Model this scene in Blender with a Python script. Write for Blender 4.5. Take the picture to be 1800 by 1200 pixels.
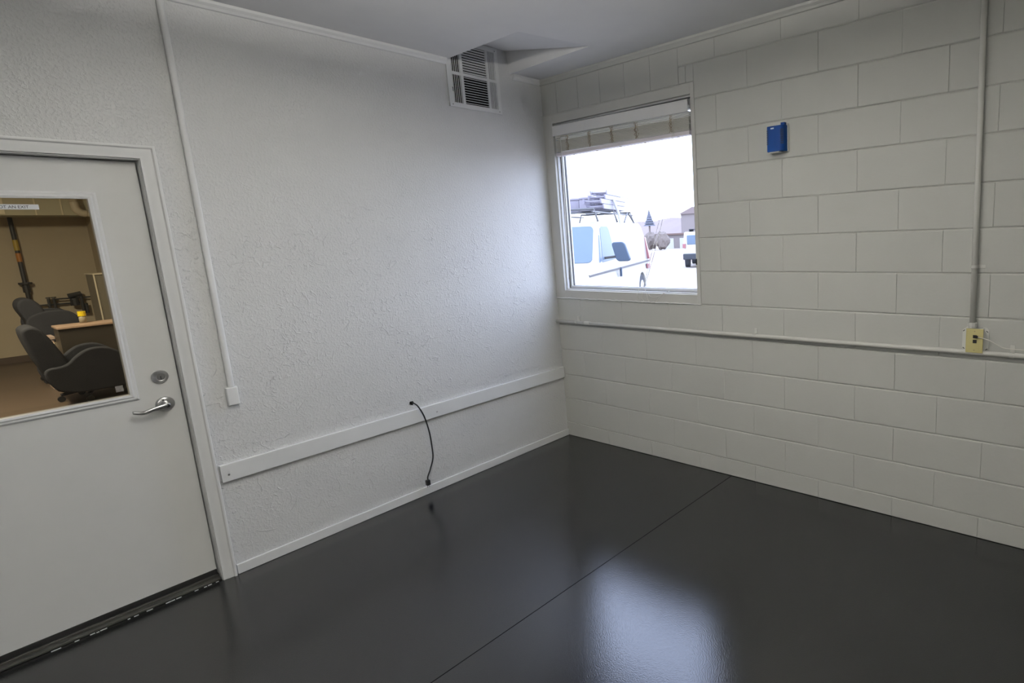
import bpy, bmesh, math, random
from mathutils import Vector, Matrix
random.seed(7)
for o in list(bpy.data.objects): bpy.data.objects.remove(o)
S = bpy.context.scene
C = S.collection
PI = math.pi

# ------------------------------------------------------------ camera
cam = bpy.data.cameras.new('camera'); co = bpy.data.objects.new('camera', cam); C.objects.link(co)
co.location = (3.2329, -2.8728, 1.5388); co.rotation_euler = (1.3994, 0.0438, 0.6297)
cam.sensor_fit = 'HORIZONTAL'; cam.sensor_width = 36.0; cam.lens = 983.97 / 1800 * 36.0
cam.shift_x = -288.17 / 1800; cam.shift_y = -21.99 / 1800
cam.clip_start = 0.05; cam.clip_end = 500
S.camera = co
# ------------------------------------------------------------ light and exposure
S.view_settings.view_transform = 'Standard'; S.view_settings.look = 'None'
S.view_settings.gamma = 1.0; S.view_settings.use_curve_mapping = False
S.view_settings.exposure = 0.0
W = bpy.data.worlds.new('sky'); S.world = W; W.use_nodes = True
nt = W.node_tree; bg = nt.nodes['Background']
geo = nt.nodes.new('ShaderNodeTexCoord'); sep = nt.nodes.new('ShaderNodeSeparateXYZ'); rmp = nt.nodes.new('ShaderNodeValToRGB')
nt.links.new(geo.outputs['Generated'], sep.inputs[0]); nt.links.new(sep.outputs['Z'], rmp.inputs[0]); nt.links.new(rmp.outputs[0], bg.inputs[0])
rmp.color_ramp.elements[0].position = 0.0; rmp.color_ramp.elements[0].color = (0.70, 0.775, 1.0, 1)
rmp.color_ramp.elements[1].position = 0.6; rmp.color_ramp.elements[1].color = (0.62, 0.71, 1.0, 1)
bg.inputs[1].default_value = 6.6

def area(name, loc, rot, sx, sy, power, col, spread=PI):
    l = bpy.data.lights.new(name, 'AREA'); l.shape = 'RECTANGLE'; l.size = sx; l.size_y = sy
    l.energy = power; l.color = col; l.spread = spread
    o = bpy.data.objects.new(name, l); C.objects.link(o); o.location = loc; o.rotation_euler = rot
    return o
for lx, ly_ in ((1.9, -1.95), (3.7, -3.9)):       # two unseen hanging lamps, added for the room's shading, shining down and up
    area('added_room_light', (lx, ly_, 2.385), (0, 0, 0), 1.15, 0.2, 12, (1.0, 0.965, 0.90))
    area('added_room_light', (lx, ly_, 2.475), (PI, 0, 0), 1.15, 0.2, 94, (1.0, 0.975, 0.92))  # upward share added to brighten the ceiling and upper walls
area('added_workshop_light', (-5.2, -3.2, 3.02), (0, 0, 0), 1.2, 0.3, 230, (1.0, 0.86, 0.62))  # unseen lamp added to light the workshop
pt = area('window_portal', (0.69, 0.12, 1.74), (PI / 2, 0, PI), 1.2, 1.2, 1, (1, 1, 1)); pt.data.cycles.is_portal = True
pt.rotation_euler = (-PI / 2, 0, 0)

# ------------------------------------------------------------ materials
def mat(name, col, rough=0.6, metal=0.0, spec=0.5, bump=None, vary=None, coat=0.0, trans=0.0):
    m = bpy.data.materials.new(name); m.use_nodes = True; n = m.node_tree; b = n.nodes['Principled BSDF']
    b.inputs['Base Color'].default_value = (*col, 1); b.inputs['Roughness'].default_value = rough
    b.inputs['Metallic'].default_value = metal; b.inputs['Specular IOR Level'].default_value = spec
    b.inputs['Coat Weight'].default_value = coat
    tc = n.nodes.new('ShaderNodeTexCoord')
    ns = n.nodes.new('ShaderNodeTexNoise'); ns.inputs['Scale'].default_value = vary[0] if vary else 8.0
    ns.inputs['Detail'].default_value = 4; n.links.new(tc.outputs['Object'], ns.inputs['Vector'])
    v = vary[1] if vary else 0.03
    mx = n.nodes.new('ShaderNodeMix'); mx.data_type = 'RGBA'
    mx.inputs[6].default_value = (*[c * (1 - v) for c in col], 1); mx.inputs[7].default_value = (*[min(1, c * (1 + v)) for c in col], 1)
    n.links.new(ns.outputs['Fac'], mx.inputs[0]); n.links.new(mx.outputs[2], b.inputs['Base Color'])
    if bump:
        n2 = n.nodes.new('ShaderNodeTexNoise'); n2.inputs['Scale'].default_value = bump[0]; n2.inputs['Detail'].default_value = 3
        n.links.new(tc.outputs['Object'], n2.inputs['Vector'])
        bp = n.nodes.new('ShaderNodeBump'); bp.inputs['Strength'].default_value = bump[1]; bp.inputs['Distance'].default_value = bump[2]
        n.links.new(n2.outputs['Fac'], bp.inputs['Height']); n.links.new(bp.outputs[0], b.inputs['Normal'])
    return m

def plaster_mat():
    m = mat('textured_white_paint', (0.665, 0.668, 0.660), 0.5, spec=0.4)
    n = m.node_tree; b = n.nodes['Principled BSDF']; tc = n.nodes['Texture Coordinate']
    L = n.links.new
    def noise(sc, det=3, dist=0.0, mp=None):
        x = n.nodes.new('ShaderNodeTexNoise'); x.inputs['Scale'].default_value = sc; x.inputs['Detail'].default_value = det
        x.inputs['Distortion'].default_value = dist
        L(mp or tc.outputs['Object'], x.inputs['Vector']); return x
    def mr(src, a, c, lo=0.0, hi=1.0, smooth=True):
        x = n.nodes.new('ShaderNodeMapRange'); x.interpolation_type = 'SMOOTHSTEP' if smooth else 'LINEAR'
        x.inputs['From Min'].default_value = a; x.inputs['From Max'].default_value = c
        x.inputs['To Min'].default_value = lo; x.inputs['To Max'].default_value = hi
        L(src, x.inputs['Value']); return x.outputs[0]
    def ma(op, a, c):
        x = n.nodes.new('ShaderNodeMath'); x.operation = op
        for i, v in enumerate((a, c)):
            if isinstance(v, (int, float)): x.inputs[i].default_value = v
            else: L(v, x.inputs[i])
        return x.outputs[0]
    fine = mr(noise(95, 2).outputs['Fac'], 0.42, 0.72)                    # orange peel
    blobs = mr(noise(38, 2, 0.6).outputs['Fac'], 0.58, 0.66)              # knock down blobs
    # trowel ridges: thin level lines of a distorted noise, kept only in patches
    rd = noise(5.0, 2, 1.4).outputs['Fac']
    ridge = mr(ma('ABSOLUTE', ma('SUBTRACT', rd, 0.5), 0.0), 0.0, 0.012, 1.0, 0.0)
    rd2 = noise(9.0, 1, 0.9).outputs['Fac']
    ridge2 = mr(ma('ABSOLUTE', ma('SUBTRACT', rd2, 0.46), 0.0), 0.0, 0.016, 1.0, 0.0)
    patch = mr(noise(11, 2).outputs['Fac'], 0.52, 0.60)
    patch2 = mr(noise(14, 2, 0.3).outputs['Fac'], 0.55, 0.62)
    sp = n.nodes.new('ShaderNodeSeparateXYZ'); L(tc.outputs['Object'], sp.inputs[0])
    low = mr(sp.outputs['Z'], 1.5, 2.1, 1.0, 0.06)                        # the trowelling stops above head height
    rr = ma('MULTIPLY', ma('ADD', ma('MULTIPLY', ridge, patch), ma('MULTIPLY', ridge2, patch2)), low)
    pb = mr(noise(3.0, 2).outputs['Fac'], 0.45, 0.62, 0.25, 1.0)
    hgt = ma('ADD', ma('ADD', ma('MULTIPLY', fine, 0.26), ma('MULTIPLY', ma('MULTIPLY', blobs, pb), ma('MULTIPLY', low, 0.42))), ma('MULTIPLY', rr, 0.45))
    bp = n.nodes.new('ShaderNodeBump'); bp.inputs['Strength'].default_value = 0.9; bp.inputs['Distance'].default_value = 0.0042
    L(hgt, bp.inputs['Height']); L(bp.outputs[0], b.inputs['Normal'])
    return m

def floor_mat():
    m = mat('black_sealed_floor', (0.006, 0.006, 0.0065), 0.2, spec=0.8, vary=(2.2, 0.25))
    n = m.node_tree; b = n.nodes['Principled BSDF']; tc = n.nodes['Texture Coordinate']; L = n.links.new
    a = n.nodes.new('ShaderNodeTexNoise'); a.inputs['Scale'].default_value = 230; a.inputs['Detail'].default_value = 2; L(tc.outputs['Object'], a.inputs['Vector'])
    c = n.nodes.new('ShaderNodeTexNoise'); c.inputs['Scale'].default_value = 1.7; c.inputs['Detail'].default_value = 3; L(tc.outputs['Object'], c.inputs['Vector'])
    mr = n.nodes.new('ShaderNodeMapRange'); mr.inputs['From Min'].default_value = 0.3; mr.inputs['From Max'].default_value = 0.7
    mr.inputs['To Min'].default_value = 0.10; mr.inputs['To Max'].default_value = 0.14
    L(c.outputs['Fac'], mr.inputs['Value']); L(mr.outputs[0], b.inputs['Roughness'])
    bp = n.nodes.new('ShaderNodeBump'); bp.inputs['Strength'].default_value = 0.7; bp.inputs['Distance'].default_value = 0.0005
    L(a.outputs['Fac'], bp.inputs['Height']); L(bp.outputs[0], b.inputs['Normal'])
    return m

def glass_mat(name, tint, refl=0.08):
    m = bpy.data.materials.new(name); m.use_nodes = True; n = m.node_tree; n.nodes.remove(n.nodes['Principled BSDF'])
    out = n.nodes['Material Output']; t = n.nodes.new('ShaderNodeBsdfTransparent'); t.inputs[0].default_value = (*tint, 1)
    g = n.nodes.new('ShaderNodeBsdfGlossy'); g.inputs['Roughness'].default_value = 0.02
    f = n.nodes.new('ShaderNodeFresnel'); f.inputs[0].default_value = 1.45
    k = n.nodes.new('ShaderNodeMath'); k.operation = 'MULTIPLY'; k.inputs[1].default_value = refl / 0.04
    mx = n.nodes.new('ShaderNodeMixShader')
    ge = n.nodes.new('ShaderNodeNewGeometry'); iv = n.nodes.new('ShaderNodeMath'); iv.operation = 'SUBTRACT'; iv.inputs[0].default_value = 1.0
    k2 = n.nodes.new('ShaderNodeMath'); k2.operation = 'MULTIPLY'
    n.links.new(ge.outputs['Backfacing'], iv.inputs[1]); n.links.new(k.outputs[0], k2.inputs[0]); n.links.new(iv.outputs[0], k2.inputs[1])
    n.links.new(f.outputs[0], k.inputs[0]); n.links.new(k2.outputs[0], mx.inputs[0])
    n.links.new(t.outputs[0], mx.inputs[1]); n.links.new(g.outputs[0], mx.inputs[2]); n.links.new(mx.outputs[0], out.inputs[0])
    return m

def lamp_mat(name, col, st):
    m = bpy.data.materials.new(name); m.use_nodes = True; b = m.node_tree.nodes['Principled BSDF']
    b.inputs['Emission Color'].default_value = (*col, 1); b.inputs['Emission Strength'].default_value = st; return m

M = dict(
    plaster=plaster_mat(),
    block=mat('painted_concrete_block', (0.525, 0.527, 0.498), 0.55, spec=0.35, bump=(70, 0.35, 0.002), vary=(3, 0.02)),
    ceiling=mat('ceiling_paint', (0.79, 0.785, 0.775), 0.8, spec=0.2, bump=(60, 0.15, 0.001)),
    trim=mat('white_trim_paint', (0.76, 0.765, 0.755), 0.4, spec=0.45, bump=(40, 0.12, 0.001)),
    greytrim=mat('window_surround_paint', (0.56, 0.555, 0.525), 0.5, bump=(50, 0.2, 0.001)),
    door=mat('white_door_paint', (0.70, 0.70, 0.68), 0.45, spec=0.45, bump=(90, 0.08, 0.0006)),
    pipe=mat('painted_conduit', (0.63, 0.625, 0.585), 0.45, bump=(60, 0.15, 0.0006)),
    floor=floor_mat(),
    groove=mat('joint_sealant', (0.006, 0.006, 0.006), 0.8, spec=0.1),
    steel=mat('satin_nickel', (0.55, 0.55, 0.55), 0.28, 1.0),
    darksteel=mat('dark_keyway', (0.02, 0.02, 0.02), 0.5),
    alu=mat('dark_threshold_metal', (0.055, 0.054, 0.048), 0.45, 0.2, bump=(60, 0.2, 0.0008)),
    rubber=mat('black_rubber', (0.01, 0.01, 0.01), 0.55),
    paperwhite=mat('white_label', (0.78, 0.80, 0.80), 0.5),
    ink=mat('black_lettering', (0.02, 0.02, 0.025), 0.6),
    ivory=mat('ivory_plate', (0.56, 0.50, 0.23), 0.4),
    whiteplate=mat('white_mounting_plate', (0.66, 0.66, 0.62), 0.4),
    blue=mat('blue_plastic', (0.001, 0.034, 0.17), 0.5, spec=0.15),
    bluegrey=mat('dark_slot', (0.006, 0.010, 0.03), 0.6),
    blind=mat('cream_blind', (0.74, 0.72, 0.64), 0.5),
    blindwhite=mat('white_blind_rail', (0.82, 0.81, 0.80), 0.45),
    raillit=mat('white_rail_lit_pinkish', (0.84, 0.78, 0.80), 0.45),  # pinkish light from the ground outside put into the rail's colour
    tape=mat('brown_stained_tape', (0.36, 0.28, 0.18), 0.8),
    cord=mat('white_cord', (0.70, 0.68, 0.62), 0.7),
    wframe=mat('white_window_frame', (0.74, 0.75, 0.76), 0.4),
    gasket=mat('grey_gasket', (0.06, 0.06, 0.06), 0.6),
    dark=mat('dark_void', (0.012, 0.011, 0.010), 0.9, spec=0.1),
    glass=glass_mat('window_glass', (0.97, 0.985, 0.985), 0.03),
    doorglass=glass_mat('door_glass', (0.90, 0.91, 0.90), 0.05),
    tan=mat('tan_workshop_paint', (0.44, 0.375, 0.27), 0.7, bump=(20, 0.3, 0.004), vary=(1.5, 0.08)),
    brownfloor=mat('brown_workshop_floor', (0.085, 0.06, 0.042), 0.45, vary=(1.2, 0.2)),
    duct=mat('galvanised_duct', (0.50, 0.47, 0.34), 0.5, 0.0, vary=(2, 0.15)),
    seam=mat('bright_duct_seam', (0.75, 0.68, 0.5), 0.4, 0.2),
    blackpipe=mat('black_iron_pipe', (0.03, 0.03, 0.03), 0.5),
    yellowband=mat('yellow_pipe_band', (0.45, 0.32, 0.04), 0.5),
    orangeband=mat('orange_pipe_band', (0.45, 0.18, 0.03), 0.5),
    fabric=mat('charcoal_upholstery', (0.03, 0.031, 0.036), 0.95, spec=0.15, bump=(300, 0.3, 0.001), vary=(6, 0.25)),
    plastic=mat('black_plastic', (0.012, 0.012, 0.012), 0.5),
    wood=mat('desk_top_wood', (0.36, 0.25, 0.18), 0.4, vary=(5, 0.15)),
    darkwood=mat('dark_desk_panel', (0.03, 0.024, 0.016), 0.5, vary=(5, 0.4)),
    paper=mat('cream_paper', (0.85, 0.68, 0.46), 0.7),
    cardboard=mat('mauve_brown_cardboard', (0.34, 0.25, 0.20), 0.8),
    yellow=mat('yellow_cap', (0.65, 0.48, 0.01), 0.4),
    bottle=mat('pale_bottle', (0.30, 0.27, 0.20), 0.3),
    cabinet=mat('grey_metal_cabinet', (0.19, 0.17, 0.13), 0.5, 0.2),
    pvc=mat('cream_pvc_pipe', (0.62, 0.55, 0.42), 0.45),
    van=mat('white_van_paint', (0.40, 0.40, 0.38), 0.3, coat=0.4),
    vanglass=mat('pale_blue_van_glass', (0.12, 0.16, 0.215), 0.35, spec=0.12),
    mirror=mat('blue_grey_mirror', (0.06, 0.085, 0.125), 0.4, spec=0.2),
    tyre=mat('tyre', (0.025,0.03,0.04), 0.7),
    rack=mat('rack_paint', (0.06, 0.06, 0.065), 0.4),
    ladder=mat('grey_lilac_aluminium', (0.20, 0.185, 0.225), 0.45, 0.1),
    red=mat('tail_light_red', (0.26, 0.10, 0.11), 0.3),
    ground=mat('pale_concrete_lot', (0.33, 0.29, 0.255), 0.9, vary=(0.15, 0.05)),
    asphalt=mat('pinkish_road', (0.22, 0.165, 0.15), 0.9, vary=(0.2, 0.06)),
    hill=mat('far_hillside', (0.17, 0.135, 0.13), 0.9, vary=(0.05, 0.12)),
    tree=mat('blue_green_tree', (0.09,0.095,0.12), 0.95, vary=(2, 0.2)),
    bush=mat('brown_bush', (0.15, 0.125, 0.11), 0.95, vary=(3, 0.3)),
    farwall=mat('pale_lilac_wall', (0.18, 0.155, 0.15), 0.8),
    farroof=mat('pink_roof', (0.13, 0.085, 0.07), 0.8),
    cone=mat('orange_cone', (0.60, 0.33, 0.24), 0.6),
    glow=lamp_mat('lamp_diffuser', (1.0, 0.97, 0.9), 3.0),
)

# ------------------------------------------------------------ helpers
def obj(name, bm, m, parent=None, bevel=0.0, smooth=False, seg=2):
    me = bpy.data.meshes.new(name); bmesh.ops.recalc_face_normals(bm, faces=bm.faces[:]); bm.to_mesh(me); bm.free()
    o = bpy.data.objects.new(name, me); C.objects.link(o)
    me.materials.append(M[m] if isinstance(m, str) else m)
    if parent is not None: o.parent = parent
    if smooth:
        for p in me.polygons: p.use_smooth = True
    if bevel > 0:
        b = o.modifiers.new('bevel', 'BEVEL'); b.width = bevel; b.segments = seg; b.limit_method = 'ANGLE'; b.angle_limit = math.radians(40)
        if seg > 1:
            for p in me.polygons: p.use_smooth = True
            w = o.modifiers.new('wn', 'WEIGHTED_NORMAL'); w.keep_sharp = True
    return o
def box(bm, a, b, Mx=None):
    x0, y0, z0 = [min(p, q) for p, q in zip(a, b)]; x1, y1, z1 = [max(p, q) for p, q in zip(a, b)]
    vs = [bm.verts.new(Mx @ Vector(v) if Mx else v) for v in ((x0,y0,z0),(x1,y0,z0),(x1,y1,z0),(x0,y1,z0),(x0,y0,z1),(x1,y0,z1),(x1,y1,z1),(x0,y1,z1))]
    for f in ((0,3,2,1),(4,5,6,7),(0,1,5,4),(1,2,6,5),(2,3,7,6),(3,0,4,7)): bm.faces.new([vs[i] for i in f])
def B(*boxes):
    bm = bmesh.new()
    for a, b in boxes: box(bm, a, b)
    return bm
def tube(bm, pts, r, n=10, caps=True):
    pts = [Vector(p) for p in pts]; rings = []
    up = None
    for i, p in enumerate(pts):
        t = (pts[min(i+1, len(pts)-1)] - pts[max(i-1, 0)]).normalized()
        if up is None: up = t.orthogonal().normalized()
        else:
            up = (up - t * up.dot(t))
            up = up.normalized() if up.length > 1e-6 else t.orthogonal().normalized()
        s = t.cross(up); rr = r[i] if isinstance(r, (list, tuple)) else r
        rings.append([bm.verts.new(p + (up * math.cos(2*PI*k/n) + s * math.sin(2*PI*k/n)) * rr) for k in range(n)])
    for a, b in zip(rings, rings[1:]):
        for k in range(n): bm.faces.new((a[k], a[(k+1) % n], b[(k+1) % n], b[k]))
    if caps: bm.faces.new(rings[0][::-1]); bm.faces.new(rings[-1])
def T(pts, r, n=10):
    bm = bmesh.new(); tube(bm, pts, r, n); return bm
def spline(pts, k=8):
    P = [Vector(p) for p in pts]; P = [2*P[0]-P[1]] + P + [2*P[-1]-P[-2]]; out = []
    for i in range(1, len(P)-2):
        for j in range(k):
            t = j/k; a, b, c, d = P[i-1:i+3]
            out.append(0.5*((2*b) + (c-a)*t + (2*a-5*b+4*c-d)*t*t + (3*b-a-3*c+d)*t**3))
    out.append(P[-2]); return out
def prism(bm, poly, f, d0, d1):          # poly 2-D, f(u, v, d) -> 3-D
    a = [bm.verts.new(f(u, v, d0)) for u, v in poly]; b = [bm.verts.new(f(u, v, d1)) for u, v in poly]
    bm.faces.new(a[::-1]); bm.faces.new(b); n = len(poly)
    for i in range(n): bm.faces.new((a[i], a[(i+1) % n], b[(i+1) % n], b[i]))
def rpoly(x0, x1, y0, y1, r, n=5):
    o = []
    for cx, cy, a0 in ((x1-r, y0+r, -PI/2), (x1-r, y1-r, 0), (x0+r, y1-r, PI/2), (x0+r, y0+r, PI)):
        for k in range(n+1): o.append((cx + r*math.cos(a0+k*PI/2/n), cy + r*math.sin(a0+k*PI/2/n)))
    return o
def thing(name, label, cat, loc=(0, 0, 0), rz=0, group=None):
    o = bpy.data.objects.new(name, None); C.objects.link(o); o.empty_display_size = 0.1
    o.location = loc; o.rotation_euler = (0, 0, rz); o['label'] = label; o['category'] = cat
    if group: o['group'] = group
    return o
def tag(o, label, cat, group=None):
    o['label'] = label; o['category'] = cat
    if group: o['group'] = group
    return o
def struct(o): o['kind'] = 'structure'; return o
def part(name, bm, m, parent, **k):      # geometry given in world coordinates, parent may sit anywhere
    o = obj(name, bm, m, parent, **k)
    Mi = (Matrix.Translation(parent.location) @ parent.rotation_euler.to_matrix().to_4x4()).inverted()
    if parent.parent is None: o.data.transform(Mi)
    return o
def subpart(name, bm, m, root, parent, **k):
    o = obj(name, bm, m, parent, **k)
    Mi = (Matrix.Translation(root.location) @ root.rotation_euler.to_matrix().to_4x4()).inverted()
    o.data.transform(Mi); return o

H = 2.636; XE = 5.6; YE = -5.4
# ------------------------------------------------------------ floor with its control joint
bm = bmesh.new()
g = 0.0022; xa = lambda y: 1.5 - 0.028 * (-y if y > -2.2 else 2.2) - 0.0
def q(*v): bm.faces.new([bm.verts.new(p) for p in v])
ysn = [0.15, -1.1, -2.2, YE - 0.15]
def gx(y): return 1.499 + 0.026 * min(0, y) 
q((-0.1, 0.15, 0), (-0.1, YE-0.15, 0), (gx(YE)-g, YE-0.15, 0), (gx(0)-g, 0.15, 0))
q((gx(0)+g, 0.15, 0), (gx(YE)+g, YE-0.15, 0), (XE+0.15, YE-0.15, 0), (XE+0.15, 0.15, 0))
for s in (-g, g): q((gx(0)+s, 0.15, 0), (gx(YE)+s, YE-0.15, 0), (gx(YE)+s, YE-0.15, -0.008), (gx(0)+s, 0.15, -0.008))
for z in (-0.12,): q((-0.1, 0.15, z), (-0.1, YE-0.15, z), (XE+0.15, YE-0.15, z), (XE+0.15, 0.15, z))
fl = struct(obj('floor', bm, 'floor'))
part('expansion_joint', B(((0, 0, 0), (0.01, 0.01, 0.01))), 'groove', fl)
o = fl.children[0]; bm = bmesh.new()
bm.faces.new([bm.verts.new(p) for p in ((gx(0)-g-0.0008, 0.1, -0.0015), (gx(YE)-g-0.0008, YE, -0.0015), (gx(YE)+g+0.0008, YE, -0.0015), (gx(0)+g+0.0008, 0.1, -0.0015))])
bm.to_mesh(o.data); bm.free()

# ------------------------------------------------------------ left wall (textured plaster) with door opening
D0, D1, DH = -2.2215, -3.142, 1.938         # door opening in the wall
struct(obj('wall_left', B(((-0.12, D0, 0), (0, 0.12, H+0.25)), ((-0.12, D1, DH), (0, D0, H+0.25)), ((-0.12, YE-0.1, 0), (0, D1, H+0.25))), 'plaster'))

# ------------------------------------------------------------ block wall
ZK = [0.0, 0.108, 0.3051, 0.494, 0.6911, 0.8903, 1.0877, 1.2924, 1.4955, 1.6947, 1.902, 2.0991, 2.301, 2.4964, H+0.02]
X0, BM = 0.0378, 0.2032
bm = bmesh.new()
def cell(x0, x1, z0, z1, hx=0.0016, hz=0.0062, gap=0.0008):
    if x1 - x0 < 0.012 or z1 - z0 < 0.012: return
    j = lambda a: random.uniform(-a, a)
    # outline with a few wavering points, bevelled face
    def ring(ix, iz, y, jj):
        a, b, c, d = x0+ix, x1-ix, z0+iz, z1-iz; n = 7; o = []
        for k in range(n): o.append((a+(b-a)*k/n, c + jj[k]))
        o.append((b, c))
        for k in (.03, .5, .97): o.append((b, c+(d-c)*k))
        for k in range(n): o.append((b+(a-b)*k/n, d + jj[n+k]))
        o.append((a, d))
        for k in (.03, .5, .97): o.append((a, d+(c-d)*k))
        return [bm.verts.new((x, y*(0.6 if i in (n+1, n+2, n+3, 2*n+5, 2*n+6, 2*n+7) else 1), z)) for i, (x, z) in enumerate(o)]
    jj = [j(0.0012) for _ in range(14)]
    r0 = ring(0, gap, 0.006, [0]*14); r1 = ring(hx*0.6, hz*0.45+gap, 0.0016, [v*0.6 for v in jj]); r2 = ring(hx+gap, hz+gap, 0.0, jj)
    n = len(r0)
    for A_, B_ in ((r0, r1), (r1, r2)):
        for k in range(n): bm.faces.new((A_[k], A_[(k+1) % n], B_[(k+1) % n], B_[k]))
    bm.faces.new(r2)
WX1, WZ0, WZ1 = 1.312, 1.0877, 2.395
for r in range(len(ZK)-1):
    z0, z1 = ZK[r], ZK[r+1]; k = r - 1
    par = 1 if k % 2 == 0 else 0
    xs = [-0.03] + [X0 + m*BM for m in range(par if par else 2, 29, 2)]
    for xa_, xb_ in zip(xs, xs[1:]):
        if r == 0: cell(xa_, xb_, 0.0, z1, hz=0.003); continue
        if z0 >= WZ0 - 0.01 and xa_ < WX1 and z0 < WZ1:      # beside the window
            if z1 > WZ1:
                cell(max(xa_, WX1), xb_, z0, z1) if xb_ > WX1 else None
                if xb_ > 1.205: cell(max(xa_, 1.205), min(xb_, WX1), WZ1, z1)
            elif xb_ > WX1: cell(WX1, xb_, z0, z1)
        elif z0 > WZ1 and xa_ < 1.205:
            if xb_ > 1.205: cell(1.205, xb_, z0, z1)
        else: cell(xa_, xb_, z0, z1)
sx = [-0.03, 0.155, 0.365, 0.569, 0.784, 0.993, 1.205]
for a, b in zip(sx, sx[1:]): cell(a, b, WZ1, H+0.02)
for a, b in (((-0.12, 0.0055, -0.02), (XE, 0.1, WZ0)), ((-0.12, 0.0055, WZ0), (0.0, 0.1, WZ1)), ((WX1-0.01, 0.0055, WZ0), (XE, 0.1, WZ1)), ((-0.12, 0.0055, WZ1), (XE, 0.1, H+0.25))): box(bm, a, b)
struct(obj('wall_right', bm, 'block'))
# walls behind the camera close the room
struct(obj('wall_back', B(((-0.12, YE-0.1, 0), (XE+0.1, YE, H+0.25))), 'block'))
struct(obj('wall_far_side', B(((XE, YE-0.1, 0), (XE+0.1, 0.1, H+0.25))), 'block'))

# ------------------------------------------------------------ ceiling with the flared recess in front of the grille
CA, CB, CC, CD = (0.0, -0.728), (0.679, -0.731), (0.788, -0.295), (0.0, -0.262)
bm = bmesh.new()
def qz(pts, z):
    bm.faces.new([bm.verts.new((x, y, z)) for x, y in pts])
qz([(0.0, YE), (XE, YE), (XE, -0.731), CB, CA], H)
qz([CB, (XE, -0.731), (XE, -0.295), CC], H)
qz([CD, CC, (XE, -0.295), (XE, 0.0), (0.0, 0.0)], H)
ZT = 2.785
for pts in (((*CB, H), (*CC, H), (0.0, -0.285, ZT-0.01), (0.0, -0.728, ZT)),      # ramp
            ((*CC, H), (*CD, H), (0.0, -0.285, ZT-0.01)), ((*CB, H), (*CA, H), (0.0, -0.728, ZT))):
    bm.faces.new([bm.verts.new(p) for p in pts])
qz([(-0.1, YE-0.1), (XE+0.1, YE-0.1), (XE+0.1, 0.1), (-0.1, 0.1)], H+0.25)
bmesh.ops.remove_doubles(bm, verts=bm.verts[:], dist=1e-5)
struct(obj('ceiling', bm, 'ceiling'))

# crown mouldings (cove strip)
def cove(y0, y1):
    bm = bmesh.new()
    pr = [(0, 0), (0.030, 0), (0.027, -0.012), (0.016, -0.022), (0.010, -0.032), (0, -0.034)]
    prism(bm, pr, lambda u, v, d: (u, d, H - 0.0008 + v), y0, y1); return bm
o = struct(obj('trim_1', cove(-0.742, -1.0), 'trim')); 
struct(obj('trim_2', cove(-1.0, YE), 'trim'))
struct(obj('trim_3', cove(-0.015, -0.245), 'trim'))
bm = bmesh.new()
pr = [(0, 0), (-0.030, 0), (-0.027, -0.012), (-0.016, -0.022), (-0.010, -0.032), (0, -0.034)]
prism(bm, pr, lambda u, v, d: (d, u, H - 0.0008 + v), 0.0, XE); struct(obj('trim_4', bm, 'block'))

# baseboard
struct(obj('baseboard_left', B(((0.0, -2.166, 0), (0.012, 0.0, 0.05))), 'trim', bevel=0.003))

# ------------------------------------------------------------ door: casing, jamb, slab, lite
def casing():
    bm = bmesh.new()
    pr = [(0, 0), (0.018, 0), (0.020, 0.004), (0.019, 0.010), (0.013, 0.014), (0.012, 0.032), (0.009, 0.040), (0.009, 0.052), (0.006, 0.054), (0, 0.054)]
    # mitred run: up the right side and across the top;  v = distance from the outer edge inward
    yo, zo = -2.170, 1.992; yl = -3.194
    def ring(f): return [bm.verts.new(f(u, v)) for u, v in pr]
    r = [ring(lambda u, v: (u, yo - v, 0.0)), ring(lambda u, v: (u, yo - v, zo - v)), ring(lambda u, v: (u, yl + v, zo - v)), ring(lambda u, v: (u, yl + v, 0.0))]
    n = len(pr)
    for a, b in zip(r, r[1:]):
        for k in range(n): bm.faces.new((a[k], a[(k+1) % n], b[(k+1) % n], b[k]))
    bm.faces.new(r[0][::-1]); bm.faces.new(r[-1]); return bm
struct(obj('trim_5', casing(), 'trim', bevel=0.0012))
j = 0.016
struct(obj('trim_6', B(((-0.14, D0, 0), (0.0, D0-j+0.012, DH)), ((-0.14, D1, 0), (0.0, D1+j-0.012, DH)), ((-0.14, D0, DH), (0.0, D1, DH-j+0.012)),
   ((-0.14, D0, 0), (-0.098, D0-0.018, DH)), ((-0.14, D0, DH), (-0.098, D1, DH-0.018))), 'trim', bevel=0.001))
door = thing('door_1', 'white half glazed door in the left wall', 'door', (-0.05, -2.68, 0)); del door['label']; del door['category']; struct(door)
SX0, SX1 = -0.092, -0.048
sy0, sy1, sz0, sz1 = D0-0.008, D1+0.008, 0.034, DH-0.008
gy0, gy1, gz0, gz1 = -2.393, -2.950, 0.951, 1.777
part('door_panel', B(((SX0, sy0, sz0), (SX1, gy0, sz1)), ((SX0, gy1, sz0), (SX1, sy1, sz1)), ((SX0, gy0, sz0), (SX1, gy1, gz0)), ((SX0, gy0, gz1), (SX1, gy1, sz1))), 'door', door)
def liteframe():
    bm = bmesh.new()
    pr = [(-0.006, 0.0), (0.012, 0.0), (0.014, 0.008), (0.010, 0.014), (0.010, 0.020), (0.004, 0.027), (-0.006, 0.030)]   # (x out, distance outward from glass)
    r = []
    for sy, sz, y, z in ((1, -1, gy0, gz0), (1, 1, gy0, gz1), (-1, 1, gy1, gz1), (-1, -1, gy1, gz0)):
        r.append([bm.verts.new((SX1 + u, y + sy*(v-0.003), z + sz*(v-0.003))) for u, v in pr])
    n = len(pr)
    for i in range(4):
        a, b = r[i], r[(i+1) % 4]
        for k in range(n): bm.faces.new((a[k], a[(k+1) % n], b[(k+1) % n], b[k]))
    return bm
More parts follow.
